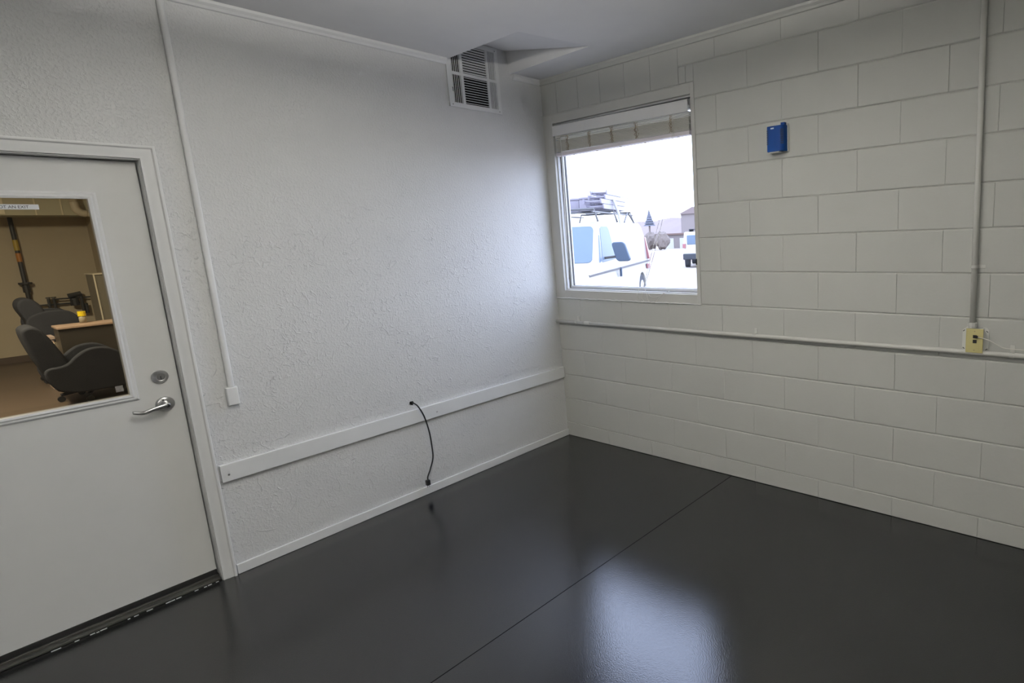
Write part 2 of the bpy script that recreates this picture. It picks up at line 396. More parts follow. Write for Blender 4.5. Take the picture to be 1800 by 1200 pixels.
part('glazing_frame', liteframe(), 'trim', door)
part('glass_pane', B(((-0.073, gy0+0.004, gz0-0.004), (-0.067, gy1-0.004, gz1+0.004))), 'doorglass', door)
# label on the glass, lettering as text-like strokes
sgn = part('notice_strip', B(((-0.0668, -2.530, 1.733), (-0.0655, -2.700, 1.752))), 'paperwhite', door)
def text(s, size, M4, m, root, parent, name='lettering', depth=0.0003, squash=1.0):
    c = bpy.data.curves.new(name, 'FONT'); c.body = s; c.size = size; c.extrude = depth; c.align_x = 'RIGHT'
    t = bpy.data.objects.new(name, c); C.objects.link(t)
    dg = bpy.context.evaluated_depsgraph_get(); me = bpy.data.meshes.new_from_object(t.evaluated_get(dg))
    bpy.data.objects.remove(t)
    me.transform(M4); me.materials.clear(); me.materials.append(M[m])
    o = bpy.data.objects.new(name, me); C.objects.link(o); o.parent = parent
    Mi = (Matrix.Translation(root.location) @ root.rotation_euler.to_matrix().to_4x4()).inverted(); me.transform(Mi)
    return o
# text plane: local x -> +y, local y -> +z, normal -> +x ; placed on the inside face
Rt = Matrix(((0, 0, 1, 0), (1, 0, 0, 0), (0, 1, 0, 0), (0, 0, 0, 1)))
text('NOT AN EXIT', 0.0155, Matrix.Translation((-0.0652, -2.556, 1.7372)) @ Rt @ Matrix.Diagonal((0.89, 1, 1, 1)), 'ink', door, sgn)
stk = part('sticker', B(((-0.0668, -2.408, 0.972), (-0.0660, -2.432, 0.998))), mat('faded_sticker', (0.16, 0.15, 0.14), 0.6, vary=(120, 0.5)), door)
# deadbolt
def disc(y, z, x0, r0, prof, n=40):        # lathe about +x axis
    bm = bmesh.new(); rings = []
    for dx, r in prof: rings.append([bm.verts.new((x0+dx, y + r*math.cos(2*PI*k/n), z + r*math.sin(2*PI*k/n))) for k in range(n)])
    for a, b in zip(rings, rings[1:]):
        for k in range(n): bm.faces.new((a[k], a[(k+1) % n], b[(k+1) % n], b[k]))
    bm.faces.new(rings[-1]); bm.faces.new(rings[0][::-1]); return bm
by, bz = -2.290, 1.010
db = part('deadbolt', disc(by, bz, SX1, 0, [(0, .029), (.004, .0295), (.008, .028), (.012, .022), (.018, .0175), (.019, .0165), (.0185, .0145), (.0175, .014)]), 'steel', door, smooth=True)
db.modifiers.new('es', 'EDGE_SPLIT').split_angle = math.radians(50)
subpart('keyhole', B(((SX1+.0175, by-.0012, bz-.011), (SX1+.0182, by+.0012, bz+.004))), 'darksteel', door, db)
ly, lz = -2.291, 0.885
ro = part('lever_rose', disc(ly, lz, SX1, 0, [(0, .033), (.004, .0335), (.008, .032), (.011, .027), (.013, .016), (.040, .0125), (.043, .0125)]), 'steel', door, smooth=True)
ro.modifiers.new('es', 'EDGE_SPLIT').split_angle = math.radians(50)
subpart('screw_cap', disc(ly-.006, lz+.021, SX1+.0085, 0, [(0, .0062), (.003, .006), (.0035, .005)]), 'whiteplate', door, ro, smooth=True)
subpart('screw_hole', disc(ly-.006, lz+.0205, SX1+.0122, 0, [(0, .003), (.0004, .003)]), 'darksteel', door, ro)
bm = bmesh.new()
lp = spline([(SX1+.040, ly+.010, lz-.002), (SX1+.044, ly-.012, lz-.002), (SX1+.045, ly-.045, lz-.006), (SX1+.045, ly-.075, lz-.012), (SX1+.036, ly-.092, lz-.012), (SX1+.030, ly-.112, lz-.006)], 5)
n = 12; rings = []
for i, p in enumerate(lp):
    f = i/(len(lp)-1); hh = 0.0125*(1-f)+0.0065*f; tt = 0.006
    rings.append([bm.verts.new((p.x + tt*math.cos(2*PI*k/n), p.y, p.z + hh*math.sin(2*PI*k/n))) for k in range(n)])
for a, b in zip(rings, rings[1:]):
    for k in range(n): bm.faces.new((a[k], a[(k+1) % n], b[(k+1) % n], b[k]))
bm.faces.new(rings[0][::-1]); bm.faces.new(rings[-1])
lv = part('lever_handle', bm, 'steel', door, smooth=True)
subpart('key_cylinder', disc(ly, lz-.002, SX1+.0455, 0, [(0, .008), (.002, .0078), (.0025, .006)]), 'darksteel', door, lv)
part('door_sweep', B(((SX1-0.002, sy0, 0.022), (SX1+0.004, sy1, 0.046))), 'rubber', door, bevel=0.001)
# threshold
th = struct(obj('trim_7', B(((-0.13, D0-0.004, 0.0), (-0.012, D1+0.004, 0.010)), ((-0.10, D0-0.004, 0.0), (-0.034, D1+0.004, 0.021))), 'alu', bevel=0.002))
bm = bmesh.new()
for k in range(20):
    y = D0 - 0.015 - 0.9*random.random()**1.3; w = random.uniform(0.003, 0.016) ; x = -0.006 + random.uniform(-.002, .003)
    box(bm, (x, y-w, 0.0), (x+0.0022, y+w, 0.0022))
tag(obj('paint_flecks', bm, 'paperwhite'), 'small white paint flecks along the dark door threshold', 'paint flecks')['kind'] = 'stuff'
# ------------------------------------------------------------ raceway on the left wall
rw = thing('cable_raceway', 'white vertical cable raceway right of the door ending in a small end box', 'cable raceway', (0, -2.061, 0.9))
bm = bmesh.new(); prism(bm, rpoly(0.0, 0.022, -2.0735, -2.0490, 0.009), lambda u, v, d: (u, v, d), 0.90, H+0.0); 
part('channel', bm, 'trim', rw, smooth=True).modifiers.new('es', 'EDGE_SPLIT').split_angle = math.radians(40)
part('end_box', B(((0.0, -2.085, 0.826), (0.024, -2.040, 0.912))), 'trim', rw, bevel=0.005, seg=3)
# ------------------------------------------------------------ batten board
bt = thing('wall_batten', 'long white painted board fixed low along the left wall', 'board', (0, -1.08, 0.46))
part('board', B(((0.0, -2.160, 0.470), (0.019, -0.004, 0.553))), 'trim', bt, bevel=0.0018)
for k, (y, z) in enumerate(((-2.132, .502), (-1.995, .525), (-1.505, .505), (-1.07, .502), (-0.55, .51), (-0.06, .505))):
    part('screw', disc(y, z, 0.0185, 0, [(0, .0052), (.0009, .005), (.0006, .003)], 14), 'steel' if k in (0, 3) else 'trim', bt)
# ------------------------------------------------------------ black cord
cd = thing('power_cord', 'short black power cord hanging from a hole above the white board', 'power cord', (0.03, -1.2, 0.3))
pts = spline([(-0.01, -1.215, 0.594), (0.012, -1.206, 0.594), (0.030, -1.190, 0.570), (0.034, -1.163, 0.500), (0.032, -1.143, 0.400), (0.030, -1.136, 0.300), (0.030, -1.139, 0.225), (0.030, -1.165, 0.160), (0.030, -1.186, 0.120), (0.030, -1.188, 0.100)], 8)
part('cable', T(pts, 0.0041, 10), 'rubber', cd, smooth=True)
pl = part('plug', B(((0.018, -1.201, 0.066), (0.042, -1.178, 0.100))), 'rubber', cd, bevel=0.004)
for dy in (-.006, .006): subpart('prong', B(((0.027, -1.1895+dy-.0008, 0.052), (0.033, -1.1895+dy+.0008, 0.067))), 'steel', cd, pl)
bm = bmesh.new(); vs = []
for k in range(26):
    a = 2*PI*k/26; rr = 0.015*random.uniform(0.7, 1.15); vs.append(bm.verts.new((0.0006, -1.212+rr*math.cos(a), 0.595+rr*math.sin(a)*0.9)))
bm.faces.new(vs)
tag(obj('wall_hole', bm, 'dark'), 'ragged dark hole in the left wall where the black cord comes out', 'hole')
# ------------------------------------------------------------ air grille
gr = thing('air_grille', 'white louvered air grille high on the left wall below the ceiling recess', 'air vent', (0, -0.55, 2.36))
ga, gb, gc, gd = -0.741, -0.358, 2.362, 2.772
ya = lambda f: ga + (gb-ga)*f
V = [(.085, .245), (.295, .75), (.785, .93)]; zb = [(gc+.028, 2.555), (2.572, gd-.03)]
ys_ = sorted([0, 1] + [e for v in V for e in v])
bx = [((0.0, ga, gc), (0.010, gb, zb[0][0])), ((0.0, ga, zb[0][1]), (0.010, gb, zb[1][0])), ((0.0, ga, zb[1][1]), (0.010, gb, gd))]
edges = [0, *[e for v in V for e in v], 1]
for a, b in zip(edges[0::2], edges[1::2]): bx.append(((0.0, ya(a), gc), (0.0101, ya(b), gd)))
part('frame', B(*bx), 'trim', gr, bevel=0.0015)
part('backing', B(((0.0005, ga+.005, gc+.005), (0.0012, gb-.005, gd-.005))), 'dark', gr)
for zi, (z0, z1) in enumerate(zb):
    nh = 11
    for k in range(nh):
        z = z0 + (z1-z0)*(k+.5)/nh; y0, y1 = ya(V[1][0]), ya(V[1][1]); t = 0.0028 if zi == 0 else 0.0042
        bm = bmesh.new(); Mx = Matrix.Translation((0.0055, 0, z)) @ Matrix.Rotation(math.radians(-28 if zi else 8), 4, 'Y')
        box(bm, (-0.0045, y0, -t*.5), (0.0045, y1, t*.5), Mx); part('slat', bm, 'trim', gr)
    for vi, nv, tt, an in ((0, 5, .0035, -36), (2, 5, .0052, -20)):
        for k in range(nv):
            y = ya(V[vi][0]) + (ya(V[vi][1])-ya(V[vi][0]))*(k+.5)/nv
            bm = bmesh.new(); Mx = Matrix.Translation((0.0055, y, 0)) @ Matrix.Rotation(math.radians(an), 4, 'Z')
            box(bm, (-0.0045, -tt*.5, z0), (0.0045, tt*.5, z1), Mx); part('slat', bm, 'trim', gr)
for y, z in ((ga+.018, gd-.12), (gb-.02, gd-.02), (gb-.02, gc+.014), (ga+.02, gc+.014)):
    part('screw', disc(y, z, 0.0101, 0, [(0, .003), (.0008, .0028)], 12), 'darksteel', gr)
part('lever', T([(0.012, ga+.026, 2.475), (0.022, ga+.022, 2.468), (0.022, ga+.022, 2.45)], .0022, 8), 'darksteel', gr)

# ------------------------------------------------------------ window
OX0, OX1, OZ0, OZ1 = 0.095, 1.285, 1.148, 2.333
w = struct(thing('window_1', '', 'x', (0.69, 0, 1.1))); del w['label']; del w['category']
part('surround', B(((-0.02, -0.003, WZ0), (OX0, 0.10, WZ1)), ((OX1, -0.003, WZ0), (WX1, 0.10, WZ1)), ((OX0, -0.003, WZ0), (OX1, 0.10, OZ0)), ((OX0, -0.003, OZ1), (OX1, 0.10, WZ1))), 'greytrim', w, bevel=0.0015)
bm = bmesh.new()
tube(bm, [(x, -0.004+random.uniform(-.0015, .001), WZ0+0.001+random.uniform(-.0022, .0022)) for x in [0.0+i*0.0218 for i in range(61)]], 0.0042, 6)
part('caulk_bead', bm, 'trim', w, smooth=True)
bm = bmesh.new()
tube(bm, [(x, -0.003+random.uniform(-.001, .001), WZ1+random.uniform(-.002, .002)) for x in [0.0+i*0.0302 for i in range(41)]], 0.003, 6)
part('caulk_bead', bm, 'greytrim', w, smooth=True)
def ringboxes(x0, x1, z0, z1, t, y0, y1): return [((x0, y0, z0), (x0+t, y1, z1)), ((x1-t, y0, z0), (x1, y1, z1)), ((x0+t, y0, z0), (x1-t, y1, z0+t)), ((x0+t, y0, z1-t), (x1-t, y1, z1))]
part('window_frame', B(*ringboxes(OX0, OX1, OZ0, OZ1, 0.010, 0.018, 0.095)), 'wframe', w, bevel=0.001)
part('sash', B(*ringboxes(OX0+.013, OX1-.013, OZ0+.012, OZ1-.012, 0.018, 0.045, 0.085)), 'wframe', w, bevel=0.0015)
part('gasket', B(*ringboxes(OX0+.010, OX1-.010, OZ0+.009, OZ1-.010, 0.004, 0.040, 0.086)), 'gasket', w)
part('gasket', B(*ringboxes(OX0+.0305, OX1-.0305, OZ0+.0285, OZ1-.030, 0.003, 0.058, 0.072)), 'gasket', w)
part('glass_pane', B(((OX0+.031, 0.063, OZ0+.029), (OX1-.031, 0.067, OZ1-.03))), 'glass', w)
part('hinge', B(((OX1+.001, -0.007, 1.335), (OX1+.008, -0.001, 1.372))), 'darksteel', w)

# ------------------------------------------------------------ blind
bl = thing('window_blind', 'cream horizontal blind pulled up to the top of the window', 'window blind', (0.69, 0.02, 2.1))
part('headrail', B(((0.102, -0.002, 2.262), (1.268, 0.044, 2.308))), 'blindwhite', bl, bevel=0.002)
bm = bmesh.new()
Mx = Matrix.Translation((0.69, -0.006, 2.276)) @ Matrix.Rotation(math.radians(0.45), 4, 'Y')
box(bm, (-0.592, -0.005, -0.034), (0.580, -0.001, 0.034), Mx); part('valance', bm, 'blindwhite', bl, bevel=0.001)
zs = [2.262, 2.256, 2.250, 2.243, 2.234, 2.224] + [2.214 - 0.0052*k for k in range(15)]
for k, z in enumerate(zs):
    bm = bmesh.new(); tilt = math.radians((-5 if 2 < k < 6 else -1.5) + random.uniform(-1, 1))
    Mx = Matrix.Translation((0.688 + random.uniform(-.002, .002), 0.026, z - 0.001)) @ Matrix.Rotation(tilt, 4, 'X') @ Matrix.Rotation(math.radians(-1.0 if k < 3 else 0.15), 4, 'Y')
    P = [(-0.022, -.001), (-0.011, .0008), (0, .0014), (0.011, .0008), (0.022, -.001), (0.022, -.0042), (0, -.001), (-0.022, -.0042)]
    a = [bm.verts.new(Mx @ Vector((-0.578, u, v))) for u, v in P]; b = [bm.verts.new(Mx @ Vector((0.578, u, v))) for u, v in P]
    bm.faces.new(a); bm.faces.new(b[::-1])
    for i in range(len(P)): bm.faces.new((a[i], a[(i+1) % len(P)], b[(i+1) % len(P)], b[i]))
    part('slat', bm, 'blind', bl)
br = part('bottom_rail', B(((0.108, 0.000, 2.108), (1.268, 0.050, 2.131))), 'raillit', bl, bevel=0.003)
for x in (0.27, 0.49, 0.70, 0.91, 1.17):
    subpart('button', B(((x-.006, .020, 2.105), (x+.006, .032, 2.108))), 'tape', bl, br)
for x in (0.235, 0.445, 0.655, 0.865, 1.135):
    bm = bmesh.new()
    for s in range(5):
        pts = []; xx = x + random.uniform(-.012, .012)
        for k in range(12):
            z = 2.236 - 0.100*k/11; pts.append((xx + random.uniform(-.010, .010) + (2.19-z)*random.choice((-.05, .1)), -0.001 - random.uniform(0, .003), z))
        tube(bm, pts, 0.0012, 5)
    part('ladder_tape', bm, 'tape', bl)
part('tilt_wand', T(spline([(0.178, -0.012, 2.24), (0.172, -0.010, 2.0), (0.160, -0.008, 1.6), (0.150, -0.006, 1.23)]), 0.0026, 8), 'cord', bl, smooth=True)
for dx, l in ((0.0, 0), (0.012, 1)):
    top = (1.150+dx*.5, -0.006, 2.24)
    pts = spline([top, (1.145+dx, -0.006, 2.1), (1.085+dx*1.6, -0.006, 1.813), (0.985+dx*2.2, -0.006, 1.53), (0.893+dx*1.2, -0.006, 1.28), (0.860, -0.005, 1.195)])
    part('lift_cord', T(pts, 0.0015, 6), 'cord', bl, smooth=True)
part('lift_cord', T(spline([(0.865, -.006, 1.195), (0.81, .004, 1.17), (0.80, -.007, 1.14), (0.82, -.008, 1.092), (0.86, -.008, 1.088), (0.84, -.008, 1.12), (0.85, -.006, 1.16)]), .0015, 6), 'cord', bl, smooth=True)
part('lift_cord', T(spline([(0.86, -.006, 1.19), (0.88, -.006, 1.15), (0.895, -.008, 1.10), (0.93, -.009, 1.087), (0.965, -.008, 1.10), (1.0, -.006, 1.135), (1.06, .004, 1.165), (1.10, .01, 1.168)]), .0015, 6), 'cord', bl, smooth=True)
part('lift_cord', T(spline([(0.90, -.006, 1.165), (0.905, -.008, 1.135), (0.94, -.009, 1.122), (0.99, -.008, 1.135), (1.03, -.004, 1.155)]), .0015, 6), 'cord', bl, smooth=True)
bm = bmesh.new(); tube(bm, [(1.272, -.008, 2.300), (1.276, -.009, 2.272)], .0016, 6); part('lift_cord', bm, 'gasket', bl)
bm = bmesh.new(); tube(bm, [(1.277, -.010, 2.272), (1.277, -.010, 2.267), (1.277, -.010, 2.258), (1.277, -.010, 2.25)], [.002, .0055, .0065, .004], 10); part('tassel', bm, 'paperwhite', bl, smooth=True)

# ------------------------------------------------------------ pipes on the block wall
hp = thing('horizontal_conduit', 'painted horizontal pipe running along the block wall under the window', 'pipe', (1.6, -0.022, 0.92))
zc = lambda x: 0.913 + 0.0055*min(x, 3)
part('pipe_run', T([(-0.0, -0.022, zc(0)), (1.5, -0.022, zc(1.5)), (3.0, -0.022, zc(3)), (XE-.02, -0.022, zc(3)-.01)], 0.0118, 16), 'pipe', hp, smooth=True)
part('coupling', T([(0.30, -0.022, zc(.3)), (0.352, -0.022, zc(.35))], 0.0148, 16), 'pipe', hp)
for x in (0.215, 1.69, 2.985):
    z = zc(x); bm = bmesh.new()
    box(bm, (x-.009, -.0045, z+.008), (x+.009, -.0005, z+.042)); box(bm, (x-.009, -.036, z+.010), (x+.009, -.003, z+.0135))
    tube(bm, [(x-.009, -0.022, z), (x+.009, -0.022, z)], 0.0138, 14)
    part('pipe_strap', bm, 'pipe', hp, bevel=.001)
vc = thing('vertical_conduit', 'painted vertical conduit on the block wall above the ivory socket', 'pipe', (2.81, -0.02, 1.06))
xv = lambda z: 2.822 - 0.012*(z-1.05)/1.4
part('pipe_run', T([(xv(1.05), -0.018, 1.05), (xv(1.7), -0.018, 1.7), (xv(H), -0.018, H)], 0.0125, 16), 'pipe', vc, smooth=True)
part('connector', T([(xv(1.05), -0.018, 1.045), (xv(1.05), -0.018, 1.052), (xv(1.06), -0.018, 1.053), (xv(1.06), -0.018, 1.068)], [.0175, .0175, .019, .019], 8), 'pipe', vc)
bm = bmesh.new(); z = 1.325
tube(bm, [(xv(z), -0.018, z-.007), (xv(z), -0.018, z+.007)], .0148, 16); box(bm, (xv(z)+.008, -.005, z-.008), (xv(z)+.042, -.0005, z+.008))
part('pipe_strap', bm, 'pipe', vc, bevel=.001)
# ------------------------------------------------------------ socket
so = thing('wall_jack', 'ivory network socket plate on a white bracket at the foot of the vertical conduit', 'network socket', (2.833, 0, 0.98))
bm = bmesh.new(); prism(bm, [(2.780, .945), (2.792, .932), (2.806, .932), (2.806, 1.044), (2.800, 1.046), (2.780, 1.030)], lambda u, v, d: (u, d, v), 0.0, -0.006)
part('bracket', bm, 'whiteplate', so, bevel=.001); bm = bmesh.new()
prism(bm, [(2.865, .930), (2.879, .930), (2.889, .944), (2.889, 1.034), (2.879, 1.044), (2.865, 1.044)], lambda u, v, d: (u, d, v), 0.0, -0.006)
part('bracket', bm, 'whiteplate', so, bevel=.001)
for x, z, a in ((2.786, 1.027, 40), (2.882, 1.027, -40), (2.787, .944, -40), (2.882, .944, 40)):
    bm = bmesh.new(); box(bm, (-.005, -.0066, -.0016), (.005, -.0058, .0016), Matrix.Translation((x, 0, z)) @ Matrix.Rotation(math.radians(-a), 4, 'Y')); part('slot', bm, 'darksteel', so)
part('box_body', B(((2.803, -0.034, .935), (2.868, -0.001, 1.040))), 'whiteplate', so, bevel=.002)
fp = part('face_plate', B(((2.8, -0.039, .931), (2.871, -0.034, 1.043))), 'ivory', so, bevel=.002)
part('jack_port', B(((2.829, -0.0398, .999), (2.845, -0.0385, 1.014))), 'darksteel', so); part('jack_port', B(((2.829, -0.0398, .976), (2.845, -0.0385, .992))), 'darksteel', so)
for z in (.943, 1.031): part('screw', B(((2.833, -.0398, z-.002), (2.838, -.0388, z+.002))), 'tape', so)
cb = thing('network_cable', 'thin white network cable plugged into the ivory socket', 'cable', (2.9, -.045, 1.0))
part('connector', B(((2.836, -0.048, 1.0015), (2.850, -0.0398, 1.0115))), 'rubber', cb, bevel=.001)
part('cable_run', T(spline([(2.848, -.0455, 1.006), (2.872, -.052, 1.003), (2.905, -.052, .992), (2.930, -.045, .976), (2.953, -.040, .964), (2.99, -.034, .960), (3.1, -.026, .958), (3.4, -.020, .955)]), .0017, 8), 'cord', cb, smooth=True)
# ------------------------------------------------------------ blue wall unit
bu = thing('wall_sensor', 'small blue plastic louvered unit on the block wall right of the window', 'wall sensor', (1.86, 0, 1.94))
part('back_plate', B(((1.812, -0.012, 1.934), (1.908, 0, 2.078))), 'whiteplate', bu, bevel=.002)
bm = bmesh.new(); prism(bm, [(1.806, -.010), (1.804, -.050), (1.874, -.050), (1.884, -.0485), (1.892, -.044), (1.898, -.036), (1.905, -.010)][::-1], lambda u, v, d: (u, v, d), 1.938, 2.069)
cv = part('cover', bm, 'blue', bu, bevel=.0025)
bm = bmesh.new(); box(bm, (1.878, -.036, 2.068), (1.900, -.014, 2.082)); subpart('top_tab', bm, 'blue', bu, cv)
for k in range(8):
    z = 1.975 + k*.0098
    bm = bmesh.new(); box(bm, (1.8034, -.0506, z), (1.8135, -.030, z+.0052)); subpart('louver_slot', bm, 'bluegrey', bu, cv); bm = bmesh.new()
    box(bm, (-.0085, -.0022, 0), (.0085, .0016, .0052), Matrix.Translation((1.8895, -.0452, z)) @ Matrix.Rotation(math.radians(38), 4, 'Z'))
    subpart('louver_slot', bm, 'bluegrey', bu, cv)
subpart('logo_plate', B(((1.826, -.0506, 2.053), (1.845, -.0498, 2.060))), 'paperwhite', bu, cv)
part('bottom_strip', B(((1.815, -.046, 1.932), (1.872, -.014, 1.939))), 'whiteplate', bu)
# ------------------------------------------------------------ unseen lamps added for the room's shading (above and behind the view)
for k, (x, y) in enumerate(((1.9, -1.95), (3.7, -3.9))):
    t = thing('added_room_lamp', ('added unseen hanging lamp nearer the window', 'added unseen hanging lamp behind the viewer')[k], 'ceiling light', (x, y, H))
    part('housing', B(((x-.60, y-.11, 2.405), (x+.60, y+.11, 2.455))), 'trim', t, bevel=.004)
    part('diffuser', B(((x-.58, y-.10, 2.395), (x+.58, y+.10, 2.4045))), 'glow', t, bevel=.002)
    for dx in (-.5, .5): part('hanger', T([(x+dx, y, 2.455), (x+dx, y, H)], .003, 6), 'steel', t)

# ============================================================ workshop seen through the door glass
R0, R1 = -10.0, -0.125
YS = -1.02
struct(obj('floor_workshop', B(((R0, -7, -0.1), (R1-0.02, YS, -0.001))), 'brownfloor'))
struct(obj('wall_workshop', B(((R0-.1, -7, -0.1), (R0, YS+.1, 3.2))), 'tan'))
struct(obj('wall_workshop_side', B(((R0, YS, -0.1), (R1-.01, YS+.1, 3.2))), 'tan'))
struct(obj('wall_workshop_end', B(((R0, -7.1, -0.1), (R1-.01, -7, 3.2))), 'tan'))
struct(obj('wall_workshop_near', B(((R1-.03, -7, 0), (R1-.001, D1-.05, 3.2)), ((R1-.03, D0+.05, 0), (R1-.001, YS, 3.2)), ((R1-.03, D1-.05, DH+.05), (R1-.001, D0+.05, 3.2))), 'tan'))
struct(obj('ceiling_workshop', B(((R0, -7, 3.2), (R1, YS, 3.3))), 'tan'))
struct(obj('baseboard_workshop', B(((R0, -7, 0), (R0+.02, YS, .10))), 'brownfloor'))
du = thing('air_duct', 'boxed metal duct across the top of the tan workshop wall', 'air duct', (-9.6, -4, 2.2))
part('duct_body', B(((-9.99, -6.9, 2.195), (-9.3, YS-.005, 2.95))), 'duct', du)
for y in (-1.61, -1.345): part('duct_seam', B(((-9.3, y-.008, 2.196), (-9.29, y+.008, 2.95))), 'seam', du)
part('duct_panel', B(((-9.3, -3.4, 2.21), (-9.285, -1.91, 2.94))), 'seam', du)
vp = thing('workshop_riser', 'black vertical pipe with yellow and orange bands on the tan workshop wall', 'pipe', (-9.9, -1.83, 0.9))
part('pipe_run', T([(-9.92, -1.83, 2.195), (-9.92, -1.83, 0.86)], .026, 10), 'blackpipe', vp)
part('yellow_band', T([(-9.92, -1.83, 1.86), (-9.92, -1.83, 1.70)], .029, 10), 'yellowband', vp)
part('orange_band', T([(-9.92, -1.83, 1.66), (-9.92, -1.83, 1.53)], .029, 10), 'orangeband', vp)
part('valve', T([(-9.92, -1.83, 1.215), (-9.92, -1.83, 1.185)], .075, 12), 'blackpipe', vp)
part('valve', T([(-9.92, -1.83, 1.185), (-9.92, -1.83, 1.06)], .04, 10), 'blackpipe', vp)
pp = thing('workshop_pipes', 'dark horizontal pipes and valves across the tan workshop wall', 'pipe', (-9.9, -1.5, 0.8))
part('pipe_run', T([(-9.93, -1.90, .845), (-9.93, -1.30, .84)], .013, 8), 'blackpipe', pp)
part('pipe_run', T([(-9.90, -1.56, .925), (-9.90, -1.02, .915)], .011, 8), 'blackpipe', pp)
for y in (-1.635, -1.575):
    part('valve', T([(-9.90, y, .76), (-9.90, y, .94)], .018, 8), 'blackpipe', pp); part('handwheel', T([(-9.90, y, .945), (-9.90, y, .962)], .028, 10), 'blackpipe', pp)
part('pump_body', T([(-9.88, -1.36, .80), (-9.88, -1.36, .92)], .05, 10), 'blackpipe', pp)
part('motor', T([(-9.88, -1.42, .955), (-9.88, -1.27, .985)], .038, 10), 'blackpipe', pp)
for y in (-1.275, -1.235): part('valve', T([(-9.90, y, .66), (-9.90, y, .98 if y < -1.25 else .82)], .02, 8), 'blackpipe', pp)
ep = thing('drain_pipe', 'cream plastic pipe elbow below the duct in the workshop', 'pipe', (-9.1, -1.2, 2.2))
part('pipe_run', T([(-9.15, -1.225, 3.15), (-9.15, -1.225, 2.36)], .045, 12), 'pvc', ep, smooth=True)
part('elbow', T(spline([(-9.15, -1.225, 2.38), (-9.15, -1.215, 2.28), (-9.15, -1.17, 2.225), (-9.15, -1.11, 2.205)]), .052, 12), 'pvc', ep, smooth=True)
part('pipe_run', T([(-9.15, -1.13, 2.205), (-9.15, -1.03, 2.20)], .042, 12), 'pvc', ep, smooth=True)
cbn = thing('metal_cabinet', 'grey metal cabinet against the right side wall of the workshop', 'cabinet', (-8.5, -1.2, 0))
part('body', B(((-8.9, -1.30, 0), (-8.3, YS-.003, 1.30))), 'cabinet', cbn, bevel=.005)
part('top_trim', B(((-8.92, -1.31, 1.30), (-8.28, YS-.003, 1.318))), 'pvc', cbn)
part('edge_trim', B(((-8.30, -1.308, 0), (-8.288, -1.292, 1.30))), 'pvc', cbn)
part('door_panel', B(((-8.30, -1.27, .05), (-8.29, YS-.02, 1.27))), 'cabinet', cbn)
dk = thing('office_desk', 'dark office desk with a wood top behind the near chair in the workshop', 'desk', (-6.6, -1.5, 0))
part('desktop', B(((-6.70, -1.965, .742), (-6.28, YS-.01, .768))), 'wood', dk, bevel=.004)
part('front_panel', B(((-6.34, -1.955, .02), (-6.30, YS-.01, .742))), 'darkwood', dk)
part('side_panel', B(((-6.68, -1.955, .02), (-6.34, -1.93, .742))), 'darkwood', dk)
bo = thing('spray_bottle', 'small bottle with a yellow cap on the wood desk', 'bottle', (-6.6, -1.705, .768))
part('bottle_body', T([(-6.6, -1.705, .769), (-6.6, -1.705, .83), (-6.6, -1.705, .852)], [.034, .034, .028], 14), 'bottle', bo, smooth=True)
part('cap', T([(-6.6, -1.705, .852), (-6.6, -1.705, .908)], .037, 14), 'yellow', bo)
sh = thing('storage_box', 'brown storage box with a pale paper label between the two workshop chairs', 'box', (-6.8, -2.05, 0))
part('box_body', B(((-7.0, -2.06, 0), (-6.72, -1.965, .60))), 'cardboard', sh, bevel=.004)
part('lid', B(((-7.01, -2.07, .60), (-6.71, -1.955, .635))), 'cardboard', sh, bevel=.003)
part('paper_label', B(((-6.72, -2.055, .47), (-6.717, -1.968, .56))), 'paper', sh)
# upholstered chairs: u = forward, v = sideways
def chair(label, x, y, back, side, seat, zc_):
    t = thing('upholstered_chair', label, 'chair', (x, y, 0), 0, 'charcoal chairs in the workshop')
    def P(name, poly, v0, v1, m='fabric', bv=.035):
        bm = bmesh.new(); prism(bm, poly, lambda u, z, d: (d, u-y, z), v0, v1); return obj(name, bm, m, t, bevel=bv, seg=4)
    def sm(poly, k=4):                                # rounded outline
        for _ in range(2):
            o = []
            for i in range(len(poly)):
                a, b = poly[i], poly[(i+1) % len(poly)]
                o += [(a[0]*.75+b[0]*.25, a[1]*.75+b[1]*.25), (a[0]*.25+b[0]*.75, a[1]*.25+b[1]*.75)]
            poly = o
        return poly
    P('backrest', sm(back), -.26, .26, bv=.03)
    P('seat', seat, -.22, .22)
    for s in (-1, 1): P('armrest', sm(side), *(sorted((s*.22, s*.31))), bv=.02)
    bm = bmesh.new(); tube(bm, [(0, .05, .07), (0, .05, zc_)], .04, 12); obj('gas_column', bm, 'plastic', t)
    for k in range(5):
        a = 2*PI*k/5 + (PI if zc_ < .4 else 0); e = Vector((math.sin(a)*.27, .05+math.cos(a)*.27, .075))
        l = obj('leg', T([(0, .05, .12), e], [.03, .018], 8), 'plastic', t)
        bm = bmesh.new(); tube(bm, [(e.x-.018, e.y, .032), (e.x+.018, e.y, .032)], .031, 14); obj('caster', bm, 'plastic', l)
    return t
chair('charcoal upholstered chair nearest the door glass, low back and rounded arms', -5.75, -1.88,
      [(-2.30, .80), (-2.27, .86), (-2.19, .87), (-2.12, .78), (-2.0, .44), (-1.95, .25), (-2.14, .22), (-2.23, .46)],
      [(-2.21, .42), (-2.04, .42), (-1.95, .52), (-1.84, .585), (-1.68, .57), (-1.54, .42), (-1.48, .20), (-1.50, .11), (-2.10, .11), (-2.19, .26)],
      [(-2.05, .16), (-1.54, .16), (-1.50, .34), (-2.05, .36)], .2)
